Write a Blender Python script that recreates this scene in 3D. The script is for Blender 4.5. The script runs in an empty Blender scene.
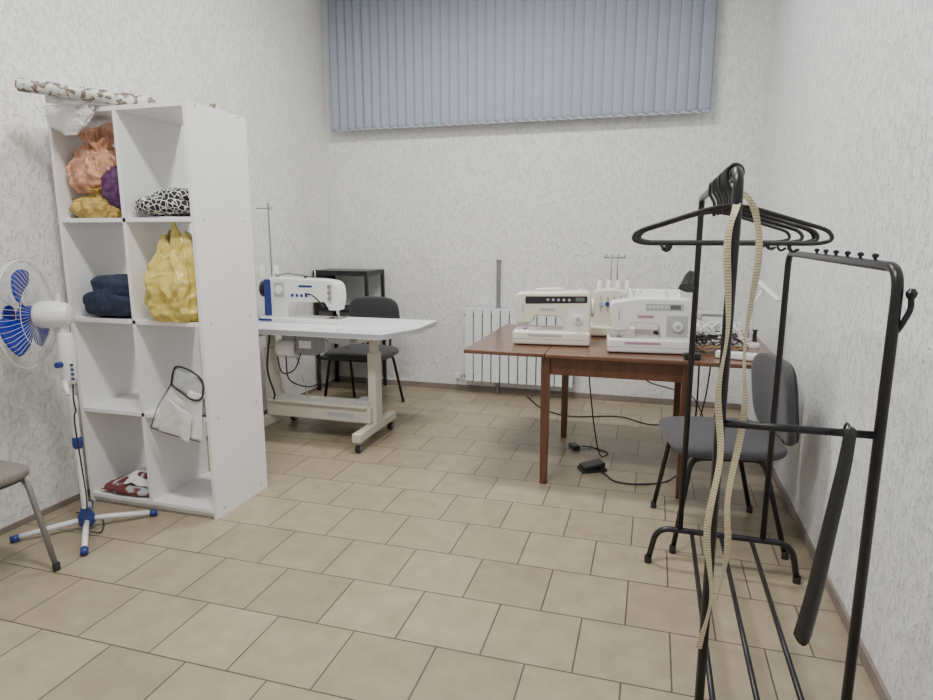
import bpy, bmesh, math, random
from mathutils import Vector, Matrix, noise, Euler
random.seed(4)
R=math.radians
# ---------------------------------------------------------------- materials
def newmat(name):
    m=bpy.data.materials.new(name); m.use_nodes=True
    nt=m.node_tree; b=nt.nodes['Principled BSDF']
    return m,nt,b
def mat(name,col,rough=.5,metal=0.,var=0.,vscale=8.,bump=0.,bscale=200.,trans=0.,emit=0.,sheen=0.,crumple=0.,cscale=30.,alpha=1.):
    m,nt,b=newmat(name)
    c=(col[0],col[1],col[2],1)
    b.inputs['Base Color'].default_value=c
    b.inputs['Roughness'].default_value=rough
    b.inputs['Metallic'].default_value=metal
    if alpha<1: b.inputs['Alpha'].default_value=alpha
    if trans: b.inputs['Transmission Weight'].default_value=trans
    if sheen: b.inputs['Sheen Weight'].default_value=sheen
    if emit:
        b.inputs['Emission Color'].default_value=c
        b.inputs['Emission Strength'].default_value=emit
    tc=nt.nodes.new('ShaderNodeTexCoord')
    n=nt.nodes.new('ShaderNodeTexNoise'); n.inputs['Scale'].default_value=vscale; n.inputs['Detail'].default_value=4
    nt.links.new(tc.outputs['Object'],n.inputs['Vector'])
    r=nt.nodes.new('ShaderNodeValToRGB')
    v=max(var,.02)
    r.color_ramp.elements[0].position=.3; r.color_ramp.elements[1].position=.7
    r.color_ramp.elements[0].color=(col[0]*(1-v),col[1]*(1-v),col[2]*(1-v),1)
    r.color_ramp.elements[1].color=(min(1,col[0]*(1+v)),min(1,col[1]*(1+v)),min(1,col[2]*(1+v)),1)
    nt.links.new(n.outputs['Fac'],r.inputs['Fac']); nt.links.new(r.outputs['Color'],b.inputs['Base Color'])
    if bump:
        n2=nt.nodes.new('ShaderNodeTexNoise'); n2.inputs['Scale'].default_value=bscale; n2.inputs['Detail'].default_value=3
        nt.links.new(tc.outputs['Object'],n2.inputs['Vector'])
        bp=nt.nodes.new('ShaderNodeBump'); bp.inputs['Strength'].default_value=bump; bp.inputs['Distance'].default_value=.002
        nt.links.new(n2.outputs['Fac'],bp.inputs['Height']); nt.links.new(bp.outputs['Normal'],b.inputs['Normal'])
    if crumple:
        nn=nt.nodes.new('ShaderNodeTexNoise'); nn.inputs['Scale'].default_value=cscale*.5; nn.inputs['Detail'].default_value=2
        nt.links.new(tc.outputs['Object'],nn.inputs['Vector'])
        mx=nt.nodes.new('ShaderNodeMixRGB'); mx.inputs[0].default_value=.12
        nt.links.new(tc.outputs['Object'],mx.inputs[1]); nt.links.new(nn.outputs['Color'],mx.inputs[2])
        n2=nt.nodes.new('ShaderNodeTexVoronoi'); n2.inputs['Scale'].default_value=cscale
        nt.links.new(mx.outputs[0],n2.inputs['Vector'])
        bp=nt.nodes.new('ShaderNodeBump'); bp.inputs['Strength'].default_value=crumple; bp.inputs['Distance'].default_value=.007
        nt.links.new(n2.outputs['Distance'],bp.inputs['Height']); nt.links.new(bp.outputs['Normal'],b.inputs['Normal'])
    return m
def wallmat(name,col):
    m,nt,b=newmat(name); L=nt.links
    tc=nt.nodes.new('ShaderNodeTexCoord')
    mp=nt.nodes.new('ShaderNodeMapping'); mp.inputs['Scale'].default_value=(44,44,24); mp.inputs['Rotation'].default_value=(.35,.35,0)
    L.new(tc.outputs['Object'],mp.inputs['Vector'])
    n=nt.nodes.new('ShaderNodeTexNoise'); n.inputs['Scale'].default_value=1.; n.inputs['Detail'].default_value=5; n.inputs['Roughness'].default_value=.65; n.inputs['Distortion'].default_value=.4
    L.new(mp.outputs['Vector'],n.inputs['Vector'])
    r=nt.nodes.new('ShaderNodeValToRGB'); r.color_ramp.elements[0].position=.30; r.color_ramp.elements[1].position=.50
    L.new(n.outputs['Fac'],r.inputs['Fac'])
    n2=nt.nodes.new('ShaderNodeTexNoise'); n2.inputs['Scale'].default_value=90; n2.inputs['Detail'].default_value=3
    L.new(tc.outputs['Object'],n2.inputs['Vector'])
    ad=nt.nodes.new('ShaderNodeMath'); ad.operation='MULTIPLY_ADD'; ad.inputs[1].default_value=.6
    L.new(n2.outputs['Fac'],ad.inputs[0]); L.new(r.outputs['Color'],ad.inputs[2])
    bp=nt.nodes.new('ShaderNodeBump'); bp.inputs['Strength'].default_value=.85; bp.inputs['Distance'].default_value=.0055
    L.new(ad.outputs[0],bp.inputs['Height']); L.new(bp.outputs['Normal'],b.inputs['Normal'])
    n3=nt.nodes.new('ShaderNodeTexNoise'); n3.inputs['Scale'].default_value=1.5
    L.new(tc.outputs['Object'],n3.inputs['Vector'])
    r3=nt.nodes.new('ShaderNodeValToRGB')
    r3.color_ramp.elements[0].position=.3; r3.color_ramp.elements[1].position=.7
    r3.color_ramp.elements[0].color=(col[0]*.97,col[1]*.97,col[2]*.97,1); r3.color_ramp.elements[1].color=(*col,1)
    L.new(n3.outputs['Fac'],r3.inputs['Fac']); L.new(r3.outputs['Color'],b.inputs['Base Color'])
    b.inputs['Roughness'].default_value=.7
    return m
def floormat():
    m,nt,b=newmat('floor_tiles'); L=nt.links
    tc=nt.nodes.new('ShaderNodeTexCoord')
    mp=nt.nodes.new('ShaderNodeMapping'); mp.inputs['Location'].default_value=(.65+3.1,-1.83+3.1,0)
    L.new(tc.outputs['Object'],mp.inputs['Vector'])
    br=nt.nodes.new('ShaderNodeTexBrick'); br.offset=.5; br.squash=1
    br.inputs['Scale'].default_value=1; br.inputs['Brick Width'].default_value=.31; br.inputs['Row Height'].default_value=.31
    br.inputs['Mortar Size'].default_value=.0032; br.inputs['Mortar Smooth'].default_value=.2; br.inputs['Bias'].default_value=0
    br.inputs['Color1'].default_value=(.40,.332,.236,1); br.inputs['Color2'].default_value=(.325,.268,.188,1); br.inputs['Mortar'].default_value=(.10,.08,.06,1)
    L.new(mp.outputs['Vector'],br.inputs['Vector'])
    n=nt.nodes.new('ShaderNodeTexNoise'); n.inputs['Scale'].default_value=9; n.inputs['Detail'].default_value=8; n.inputs['Roughness'].default_value=.65
    L.new(tc.outputs['Object'],n.inputs['Vector'])
    r=nt.nodes.new('ShaderNodeValToRGB'); r.color_ramp.elements[0].position=.3; r.color_ramp.elements[1].position=.7
    r.color_ramp.elements[0].color=(.84,.84,.84,1); r.color_ramp.elements[1].color=(1.1,1.1,1.1,1)
    L.new(n.outputs['Fac'],r.inputs['Fac'])
    mx=nt.nodes.new('ShaderNodeMixRGB'); mx.blend_type='MULTIPLY'; mx.inputs[0].default_value=1
    L.new(br.outputs['Color'],mx.inputs[1]); L.new(r.outputs['Color'],mx.inputs[2]); L.new(mx.outputs[0],b.inputs['Base Color'])
    bp=nt.nodes.new('ShaderNodeBump'); bp.inputs['Strength'].default_value=.5; bp.inputs['Distance'].default_value=.002; bp.invert=True
    L.new(br.outputs['Fac'],bp.inputs['Height']); L.new(bp.outputs['Normal'],b.inputs['Normal'])
    b.inputs['Roughness'].default_value=.34
    return m
def woodmat(name,c1,c2,rough=.3,scale=(2,20,20)):
    m,nt,b=newmat(name); L=nt.links
    tc=nt.nodes.new('ShaderNodeTexCoord'); mp=nt.nodes.new('ShaderNodeMapping'); mp.inputs['Scale'].default_value=scale
    L.new(tc.outputs['Object'],mp.inputs['Vector'])
    n=nt.nodes.new('ShaderNodeTexNoise'); n.inputs['Scale'].default_value=1; n.inputs['Detail'].default_value=6; n.inputs['Distortion'].default_value=.8
    L.new(mp.outputs['Vector'],n.inputs['Vector'])
    r=nt.nodes.new('ShaderNodeValToRGB'); r.color_ramp.elements[0].position=.3; r.color_ramp.elements[1].position=.7
    r.color_ramp.elements[0].color=(*c1,1); r.color_ramp.elements[1].color=(*c2,1)
    L.new(n.outputs['Fac'],r.inputs['Fac']); L.new(r.outputs['Color'],b.inputs['Base Color'])
    b.inputs['Roughness'].default_value=rough
    return m
def patmat(name,c1,c2,kind='voronoi',scale=30,thr=.5,rough=.7,dirn='Z'):
    m,nt,b=newmat(name); L=nt.links
    tc=nt.nodes.new('ShaderNodeTexCoord')
    if kind=='wave':
        n=nt.nodes.new('ShaderNodeTexWave'); n.bands_direction=dirn; n.inputs['Scale'].default_value=scale; out=n.outputs['Fac']
    elif kind=='noise':
        n=nt.nodes.new('ShaderNodeTexNoise'); n.inputs['Scale'].default_value=scale; n.inputs['Detail'].default_value=2; out=n.outputs['Fac']
    else:
        n=nt.nodes.new('ShaderNodeTexVoronoi'); n.feature='DISTANCE_TO_EDGE'; n.inputs['Scale'].default_value=scale; out=n.outputs['Distance']
    L.new(tc.outputs['Object'],n.inputs['Vector'])
    r=nt.nodes.new('ShaderNodeValToRGB'); r.color_ramp.elements[0].position=thr; r.color_ramp.elements[1].position=thr+.03
    r.color_ramp.elements[0].color=(*c1,1); r.color_ramp.elements[1].color=(*c2,1)
    L.new(out,r.inputs['Fac']); L.new(r.outputs['Color'],b.inputs['Base Color'])
    b.inputs['Roughness'].default_value=rough
    return m
M={}
M['wallL']=wallmat('stucco_left',(.86,.86,.84)); M['wallB']=wallmat('stucco_back',(.84,.845,.835)); M['wallR']=wallmat('stucco_right',(.82,.85,.86))
M['floor']=floormat()
M['ceil']=mat('ceiling_paint',(.85,.85,.84),.8)
M['skirt']=mat('skirting_tile',(.24,.20,.18),.5,var=.15)
M['lam']=mat('white_laminate',(.87,.87,.88),.4)
M['whiteplastic']=mat('white_plastic',(.82,.82,.82),.3)
M['cream']=mat('cream_plastic',(.78,.76,.64),.3)
M['white2']=mat('cool_white_plastic',(.80,.80,.80),.25)
M['greyplastic']=mat('grey_plastic',(.45,.46,.48),.4)
M['blackplastic']=mat('black_plastic',(.02,.02,.022),.35)
M['blackmetal']=mat('black_powder_metal',(.018,.018,.022),.33,.3,bump=.1,bscale=400)
M['darkfabric']=mat('charcoal_fabric',(.045,.046,.05),.95,var=.3,vscale=120,bump=.6,bscale=350,sheen=.2)
M['greyfabric']=mat('grey_fabric',(.062,.061,.07),.95,var=.35,vscale=150,bump=.6,bscale=350,sheen=.15)
M['chrome']=mat('chrome',(.7,.7,.72),.2,1.)
M['greymetal']=mat('grey_metal',(.30,.30,.31),.4,.5)
M['greige']=mat('greige_steel',(.60,.58,.51),.45)
M['blue']=mat('blue_plastic',(.008,.03,.36),.3)
M['darkblue']=mat('dark_blue_plastic',(.02,.04,.22),.3)
M['wood']=woodmat('lacquered_wood',(.115,.050,.030),(.18,.085,.052),.2)
M['woodleg']=woodmat('wood_leg',(.085,.033,.018),(.15,.06,.032),.3,(20,20,2))
M['slat']=mat('blind_fabric',(.345,.38,.465),.8,bump=.2,bscale=500)
M['rad']=mat('radiator_enamel',(.80,.84,.87),.3)
M['cable']=mat('black_cable',(.015,.015,.015),.5)
M['glass']=mat('night_glass',(.02,.03,.05),.05)
M['orangebag']=mat('orange_bag',(.74,.36,.22),.25,var=.45,vscale=18,crumple=.8,cscale=22,alpha=.82)
M['yellowbag']=mat('yellow_bag',(.72,.57,.14),.25,var=.15,vscale=10,crumple=.55,cscale=15,alpha=.9)
M['olivebag']=mat('olive_bag',(.56,.38,.10),.3,var=.45,vscale=20,crumple=.7,cscale=22,alpha=.9)
M['contents']=mat('pale_contents',(.62,.50,.42),.8,var=.5,vscale=14)
M['purple']=mat('purple_cloth',(.08,.02,.09),.6,var=.5,vscale=30,crumple=.5,cscale=25)
M['denim']=mat('denim',(.022,.034,.068),.9,var=.4,vscale=30,crumple=.4,cscale=16)
M['pattern']=patmat('patterned_cloth',(.75,.75,.73),(.012,.012,.014),'voronoi',42,.05)
M['redcloth']=patmat('striped_cloth',(.16,.03,.04),(.42,.44,.46),'noise',11,.52)
M['whitecloth']=mat('white_cloth',(.78,.78,.77),.85,var=.06,bump=.3)
M['whitebag']=mat('white_bag',(.8,.8,.8),.35,var=.05,trans=.1,crumple=.5,cscale=24)
M['paperroll']=patmat('printed_roll',(.17,.14,.11),(.60,.62,.58),'noise',34,.45,.4)
M['whiteroll']=mat('white_paper_roll',(.74,.75,.74),.5,var=.2,vscale=40)
M['tape']=patmat('measuring_tape',(.16,.13,.08),(.62,.55,.37),'wave',47,.05,.5)
M['kraft']=mat('cardboard_core',(.30,.19,.11),.8)
M['ticks']=patmat('blue_printed_strip',(.80,.81,.84),(.04,.12,.38),'noise',60,.56,.5)
M['mesh']=mat('black_mesh',(.03,.03,.03),.7)
M['screen']=mat('lcd',(.12,.14,.13),.15)
M['thread']=mat('thread',(.75,.75,.72),.9,var=.1)
M['pink']=mat('pink_print',(.45,.25,.35),.5)
M['light']=mat('light_diffuser',(1,.98,.95),.5,emit=4)
# ---------------------------------------------------------------- helpers
COL=bpy.context.scene.collection
def group(name,loc=(0,0,0),rz=0.,sc=1.):
    e=bpy.data.objects.new(name,None); e.empty_display_size=.1
    e.location=loc; e.rotation_euler=(0,0,rz); e.scale=(sc,sc,sc); COL.objects.link(e); return e
def mkobj(g,name,verts,faces,m,smooth=True):
    me=bpy.data.meshes.new(name); me.from_pydata([tuple(v) for v in verts],[],faces); me.update()
    bm=bmesh.new(); bm.from_mesh(me); bmesh.ops.recalc_face_normals(bm,faces=bm.faces); bm.to_mesh(me); bm.free()
    if smooth:
        for p in me.polygons: p.use_smooth=True
    if m: me.materials.append(m)
    o=bpy.data.objects.new(name,me); COL.objects.link(o)
    if g: o.parent=g
    return o
def bev(o,w,seg=2):
    if w>0:
        b=o.modifiers.new('bevel','BEVEL'); b.width=w; b.segments=seg; b.limit_method='ANGLE'; b.angle_limit=R(35)
        for p in o.data.polygons: p.use_smooth=True
        w2=o.modifiers.new('wn','WEIGHTED_NORMAL'); w2.keep_sharp=True
def box(g,name,c,s,m,b=.002,rot=(0,0,0),seg=2):
    x,y,z=s[0]/2,s[1]/2,s[2]/2
    v=[(-x,-y,-z),(x,-y,-z),(x,y,-z),(-x,y,-z),(-x,-y,z),(x,-y,z),(x,y,z),(-x,y,z)]
    f=[(0,3,2,1),(4,5,6,7),(0,1,5,4),(1,2,6,5),(2,3,7,6),(3,0,4,7)]
    o=mkobj(g,name,v,f,m,False); o.location=c; o.rotation_euler=rot; bev(o,b,seg); return o
def bx(g,name,x0,x1,y0,y1,z0,z1,m,b=.002):
    return box(g,name,((x0+x1)/2,(y0+y1)/2,(z0+z1)/2),(x1-x0,y1-y0,z1-z0),m,b)
def ringframe(d):
    d=d.normalized(); a=Vector((0,0,1)) if abs(d.z)<.9 else Vector((1,0,0))
    u=d.cross(a).normalized(); return u,d.cross(u).normalized()
def lathe(g,name,p0,axis,prof,m,n=28):
    p0=Vector(p0); d=Vector(axis).normalized(); u,v=ringframe(d)
    V=[];F=[]
    for (t,r) in prof:
        for i in range(n):
            a=2*math.pi*i/n; V.append(p0+d*t+(u*math.cos(a)+v*math.sin(a))*max(r,1e-4))
    k=len(prof)
    for j in range(k-1):
        for i in range(n): F.append((j*n+i,j*n+(i+1)%n,(j+1)*n+(i+1)%n,(j+1)*n+i))
    F.append(tuple(range(n))); F.append(tuple(range((k-1)*n,k*n)))
    o=mkobj(g,name,V,F,m)
    o.data.polygons[len(F)-1].use_smooth=False; o.data.polygons[len(F)-2].use_smooth=False
    e=o.modifiers.new('es','EDGE_SPLIT'); e.split_angle=R(40)
    return o
def cyl(g,name,p0,p1,r,m,r2=None,n=20):
    p0=Vector(p0);p1=Vector(p1); L=(p1-p0).length
    return lathe(g,name,p0,p1-p0,[(0,r),(L,r if r2 is None else r2)],m,n)
def fillet(pts,r,seg=6,cyclic=False):
    P=[Vector(p) for p in pts]; out=[]; n=len(P)
    for i,p in enumerate(P):
        if not cyclic and (i==0 or i==n-1): out.append(p); continue
        a=P[(i-1)%n]-p; b=P[(i+1)%n]-p
        ra=min(r,a.length*.48); rb=min(r,b.length*.48)
        q0=p+a.normalized()*ra; q1=p+b.normalized()*rb
        for k in range(seg+1):
            t=k/seg; out.append(q0*(1-t)**2+p*2*t*(1-t)+q1*t*t)
    return out
def catmull(pts,k=8):
    P=[Vector(p) for p in pts]; P=[P[0]*2-P[1]]+P+[P[-1]*2-P[-2]]; out=[]
    for i in range(1,len(P)-2):
        for j in range(k):
            t=j/k; a,b,c,d=P[i-1],P[i],P[i+1],P[i+2]
            out.append(.5*((2*b)+(c-a)*t+(2*a-5*b+4*c-d)*t*t+(3*b-a-3*c+d)*t**3))
    out.append(P[-2]); return out
def sweepdata(pts,r,n=10,cyclic=False,off=0,flat=1.):
    P=[Vector(p) for p in pts]; N=len(P); V=[];F=[]
    T=[]
    for i in range(N):
        if cyclic: t=P[(i+1)%N]-P[(i-1)%N]
        else: t=P[min(i+1,N-1)]-P[max(i-1,0)]
        T.append(t.normalized() if t.length>1e-9 else Vector((0,0,1)))
    u,_=ringframe(T[0])
    for i in range(N):
        u=(u-T[i]*u.dot(T[i])).normalized(); w=T[i].cross(u)
        rr=r[min(i,len(r)-1)] if isinstance(r,(list,tuple)) else r
        for k in range(n):
            a=2*math.pi*k/n; V.append(P[i]+(u*math.cos(a)+w*math.sin(a)*flat)*rr)
    for i in range(N if cyclic else N-1):
        j=(i+1)%N
        for k in range(n): F.append((off+i*n+k,off+i*n+(k+1)%n,off+j*n+(k+1)%n,off+j*n+k))
    if not cyclic:
        F.append(tuple(off+k for k in range(n))); F.append(tuple(off+(N-1)*n+k for k in range(n)))
    return V,F
def tube(g,name,pts,r,m,n=12,cyclic=False,flat=1.):
    V,F=sweepdata(pts,r,n,cyclic,0,flat); return mkobj(g,name,V,F,m)
def multitube(g,name,paths,m,n=6):
    V=[];F=[]
    for (pts,r,cyc) in paths:
        v,f=sweepdata(pts,r,n,cyc,len(V)); V+=v;F+=f
    return mkobj(g,name,V,F,m)
def ribbon(g,name,pts,w,wd,th,m,tws=.5):
    P=[Vector(p) for p in pts]; V=[];F=[]; N=len(P); wd=Vector(wd).normalized()
    for i in range(N):
        t=(P[min(i+1,N-1)]-P[max(i-1,0)]).normalized()
        tw=Matrix.Rotation(tws*math.sin(i*.21),3,'Z')
        wv=tw@wd
        wv=(wv-t*wv.dot(t)).normalized(); nn=t.cross(wv)
        for (a,b) in ((-.5,-.5),(.5,-.5),(.5,.5),(-.5,.5)): V.append(P[i]+wv*a*w+nn*b*th)
    for i in range(N-1):
        for k in range(4): F.append((i*4+k,i*4+(k+1)%4,i*4+4+(k+1)%4,i*4+4+k))
    F.append((0,1,2,3)); F.append(tuple((N-1)*4+k for k in range(4)))
    return mkobj(g,name,V,F,m,False)
def sgp(x,e): return math.copysign(abs(x)**e,x)
def pad(g,name,c,s,m,e1=.5,e2=.4,bend=0.,rot=(0,0,0),fn=None,nu=48,nv=20):
    a,b,h=s[0]/2,s[1]/2,s[2]/2; V=[];F=[]
    for j in range(nv+1):
        ph=-math.pi/2+math.pi*j/nv
        for i in range(nu):
            th=2*math.pi*i/nu
            x=a*sgp(math.cos(ph),e1)*sgp(math.cos(th),e2); y=b*sgp(math.cos(ph),e1)*sgp(math.sin(th),e2); z=h*sgp(math.sin(ph),e1)
            z+=bend*(x/a)**2
            p=Vector((x,y,z))
            if fn: p=fn(p)
            V.append(p)
    for j in range(nv):
        for i in range(nu): F.append((j*nu+i,j*nu+(i+1)%nu,(j+1)*nu+(i+1)%nu,(j+1)*nu+i))
    o=mkobj(g,name,V,F,m); 
    bm=bmesh.new(); bm.from_mesh(o.data); bmesh.ops.remove_doubles(bm,verts=bm.verts,dist=1e-5); bmesh.ops.recalc_face_normals(bm,faces=bm.faces); bm.to_mesh(o.data); bm.free()
    o.location=c; o.rotation_euler=rot; return o
def crumple(seed,amp,freq,size,prof=None):
    def fn(p):
        q=Vector((p.x,p.y,p.z))*freq+Vector((seed*7.3,seed*3.1,seed))
        n=noise.noise(q)+.6*(1-2.5*abs(noise.noise(q*2.1)))+.4*(1-2.5*abs(noise.noise(q*4.3)))+.12*(1-2.5*abs(noise.noise(q*8.1)))
        d=p.normalized() if p.length>1e-6 else Vector((0,0,1))
        p=p+d*n*amp
        if prof: p=prof(p)
        return p
    return fn
def lump(g,name,c,s,m,seed=1,amp=.02,freq=9,prof=None,rot=(0,0,0),e=.75):
    return pad(g,name,c,s,m,e,e,0,rot,crumple(seed,amp,freq,s,prof),96,56)
def bag(g,name,c,w,d,h,m,keys,seed=1,folds=13,famp=.07,tip=0.,tipn=2,lean=(0,0),ph=0.,fine=1.):
    nu,nv=140,60; V=[];F=[]
    def rad(t):
        for (a,ra),(b,rb) in zip(keys,keys[1:]):
            if t<=b:
                k=(t-a)/(b-a); k=k*k*(3-2*k); return ra+(rb-ra)*k
        return keys[-1][1]
    for j in range(nv+1):
        t=j/nv
        for i in range(nu):
            th=2*math.pi*i/nu
            r=rad(t)
            q=Vector((math.cos(th)*1.6,math.sin(th)*1.6,t*2.2))+Vector((seed*5.1,seed*2.2,0))
            pleat=(1-2*abs(math.sin(.5*(folds*th+5*noise.noise(q*1.2)+3*t))))*famp*(.3+t)
            cr=.12*noise.noise(q*1.1)+.08*(1-3*abs(noise.noise(q*2.1)))+.04*fine*(1-3*abs(noise.noise(q*4.5)))
            rr=r*(1+pleat)+cr*(.5+.5*r)*.9
            x=w/2*sgp(math.cos(th),.8)*rr; y=d/2*sgp(math.sin(th),.8)*rr
            z=h*t+ (tip*h*max(0,t-.55)/.45*math.cos(tipn*(th+ph)))*1.0 + .02*h*noise.noise(q*3)*t
            x+=lean[0]*t; y+=lean[1]*t
            V.append((x,y,max(z,0.002)))
    for j in range(nv):
        for i in range(nu): F.append((j*nu+i,j*nu+(i+1)%nu,(j+1)*nu+(i+1)%nu,(j+1)*nu+i))
    F.append(tuple(range(nu)))
    o=mkobj(g,name,V,F,m); o.location=c
    return o
def roundpoly(pts,r):
    P=[Vector((p[0],p[1],0)) for p in pts]; rr=[p[2] if len(p)>2 else r for p in pts]; out=[];n=len(P)
    for i,p in enumerate(P):
        a=P[i-1]-p;b=P[(i+1)%n]-p; k=rr[i]
        if k<=1e-5: out.append(p); continue
        ra=min(k,a.length*.49,b.length*.49)
        q0=p+a.normalized()*ra;q1=p+b.normalized()*ra
        for s in range(5):
            t=s/4; out.append(q0*(1-t)**2+p*2*t*(1-t)+q1*t*t)
    return [(q.x,q.y) for q in out]
def extr(g,name,poly,y0,y1,m,b=.006,plane='xz'):
    n=len(poly)
    def mk(a,c,d):
        return (a,d,c) if plane=='xz' else ((d,a,c) if plane=='yz' else (a,c,d))
    V=[mk(p[0],p[1],y0) for p in poly]+[mk(p[0],p[1],y1) for p in poly]
    F=[tuple(range(n)),tuple(range(n,2*n))]+[(i,(i+1)%n,n+(i+1)%n,n+i) for i in range(n)]
    o=mkobj(g,name,V,F,m,False)
    if b>0:
        bb=o.modifiers.new('bevel','BEVEL'); bb.width=b; bb.segments=3; bb.limit_method='ANGLE'; bb.angle_limit=R(60)
        for p in o.data.polygons: p.use_smooth=True
        o.modifiers.new('wn','WEIGHTED_NORMAL')
    return o
# ---------------------------------------------------------------- room shell
XL,XR,YB,YF,ZC=-2.905,.745,5.35,-1.3,3.6
bx(None,'floor',XL-.1,XR+.1,YF-.1,YB+.1,-.1,0,M['floor'],0)
f=bpy.data.objects['floor']; f.data.transform(Matrix.Translation(f.location)); f.location=(0,0,0)
for nm,a in (('wall_left',(XL-.12,XL,YF-.1,YB+.1,0,ZC,M['wallL'])),('wall_right',(XR,XR+.12,YF-.1,YB+.1,0,ZC,M['wallR'])),
             ('wall_back',(XL,XR,YB,YB+.12,0,ZC,M['wallB'])),('wall_front',(XL,XR,YF-.12,YF,0,ZC,M['wallB'])),
             ('ceiling',(XL-.12,XR+.12,YF-.12,YB+.12,ZC,ZC+.1,M['ceil']))):
    bx(None,nm,*a,0)
bx(None,'baseboard_back',XL,XR,YB-.012,YB,0,.05,M['skirt'],.003)
bx(None,'baseboard_left',XL,XL+.008,YF,YB-.014,0,.03,M['skirt'],.002)
bx(None,'baseboard_right',XR-.012,XR,YF,YB-.014,0,.05,M['skirt'],.003)
w=group('window_1',(0,YB,0))
for nm,a in (('frame_bottom',(-2.55,.15,-.03,0,2.45,2.52)),('frame_top',(-2.55,.15,-.03,0,3.36,3.43)),('frame_left',(-2.55,-2.48,-.03,0,2.52,3.36)),
             ('frame_right',(.08,.15,-.03,0,2.52,3.36)),('mullion',(-1.24,-1.17,-.03,0,2.52,3.36))):
    bx(w,nm,*a,M['whiteplastic'])
bx(w,'pane_glass',-2.48,.08,-.012,-.004,2.52,3.36,M['glass'],0)
bl=group('vertical_blind',(0,YB-.1,0))
bx(bl,'headrail',-2.80,.36,-.02,.02,3.44,3.48,M['whiteplastic'])
for i in range(6): bx(bl,'wall_bracket_%d'%(i+1),-2.6+i*.56,-2.57+i*.56,.0,.1,3.48,3.50,M['greymetal'])
V=[];F=[];n=40;W=3.14/n
for i in range(n):
    xc=-2.79+W*(i+.5); ang=R(13+random.uniform(-3,3)); zb=2.31+random.uniform(-.003,.003)
    if i in(3,): ang=R(26)
    for j in range(7):
        s=(j/6-.5)*.094; bow=.005*(1-(2*s/.094)**2)
        x=xc+s*math.cos(ang)+bow*math.sin(ang); y=s*math.sin(ang)-bow*math.cos(ang)
        for z in (zb,zb+.035,3.44): V.append((x,y,z))
    o=i*21
    for j in range(6):
        for k in range(2): F.append((o+j*3+k,o+(j+1)*3+k,o+(j+1)*3+k+1,o+j*3+k+1))
sl=mkobj(bl,'slats',V,F,M['slat']); so=sl.modifiers.new('s','SOLIDIFY'); so.thickness=.0012
ch=[]
for i in range(n):
    x0=-2.79+W*(i+.5); 
    ch.append(([(x0+W*t,-.012,2.316-.012*math.sin(math.pi*t)) for t in (0,.25,.5,.75,1)],.0022,False))
multitube(bl,'bottom_bead_chain',ch[:-1],M['whiteplastic'],5)
V=[];F=[]
for i in range(n): 
    x0=-2.79+W*(i+.5); k=len(V)
    for dx,dy in ((-.04,-.007),(.04,-.007),(.04,.007),(-.04,.007)): V.append((x0+dx,dy,2.305)); 
    for dx,dy in ((-.04,-.007),(.04,-.007),(.04,.007),(-.04,.007)): V.append((x0+dx,dy,2.325))
    F+= [(k,k+1,k+2,k+3),(k+4,k+5,k+6,k+7),(k,k+1,k+5,k+4),(k+1,k+2,k+6,k+5),(k+2,k+3,k+7,k+6),(k+3,k,k+4,k+7)]
mkobj(bl,'bottom_weights',V,F,M['slat'],False)
# ---------------------------------------------------------------- radiator
ra=group('radiator',(0,YB-.09,0))
for i in range(12):
    x=-1.56+.08*i
    poly=roundpoly([(x+.005,.12),(x+.075,.12),(x+.075,.77),(x+.005,.77)],.012)
    extr(ra,'section_%d'%(i+1),poly,-.045,-.03,M['rad'],.003)
    bx(ra,'fin_%d'%(i+1),x+.034,x+.046,-.03,.045,.13,.76,M['rad'],.002)
    bx(ra,'top_vent_%d'%(i+1),x+.008,x+.072,-.03,.04,.745,.767,M['rad'],.006)
cyl(ra,'lower_manifold',(-1.57,0,.16),(-.6,0,.16),.02,M['greymetal']); cyl(ra,'upper_manifold',(-1.57,0,.71),(-.6,0,.71),.02,M['greymetal'])
cyl(ra,'valve_body',(-1.64,0,.16),(-1.565,0,.16),.017,M['chrome']); cyl(ra,'valve_cap',(-1.625,-.005,.16),(-1.625,-.05,.16),.02,M['whiteplastic'])
tube(ra,'supply_pipe',fillet([(-1.63,0,.16),(-1.66,0,.16),(-1.66,.05,.16),(-1.66,.088,.16)],.02),.011,M['whiteplastic'])
for x in (-1.35,-.8): bx(ra,'wall_hook_%s'%('a' if x<-1 else 'b'),x-.01,x+.01,.0,.09,.69,.70,M['greymetal'])
vp=group('vertical_pipe',(-1.285,YB-.022,0))
cyl(vp,'pipe',(0,0,0),(0,0,1.18),.018,M['greymetal']); cyl(vp,'cap',(0,0,1.17),(0,0,1.19),.021,M['greymetal'])
bx(vp,'wall_clip',-.006,.006,0,.021,1.0,1.02,M['greymetal'])
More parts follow.
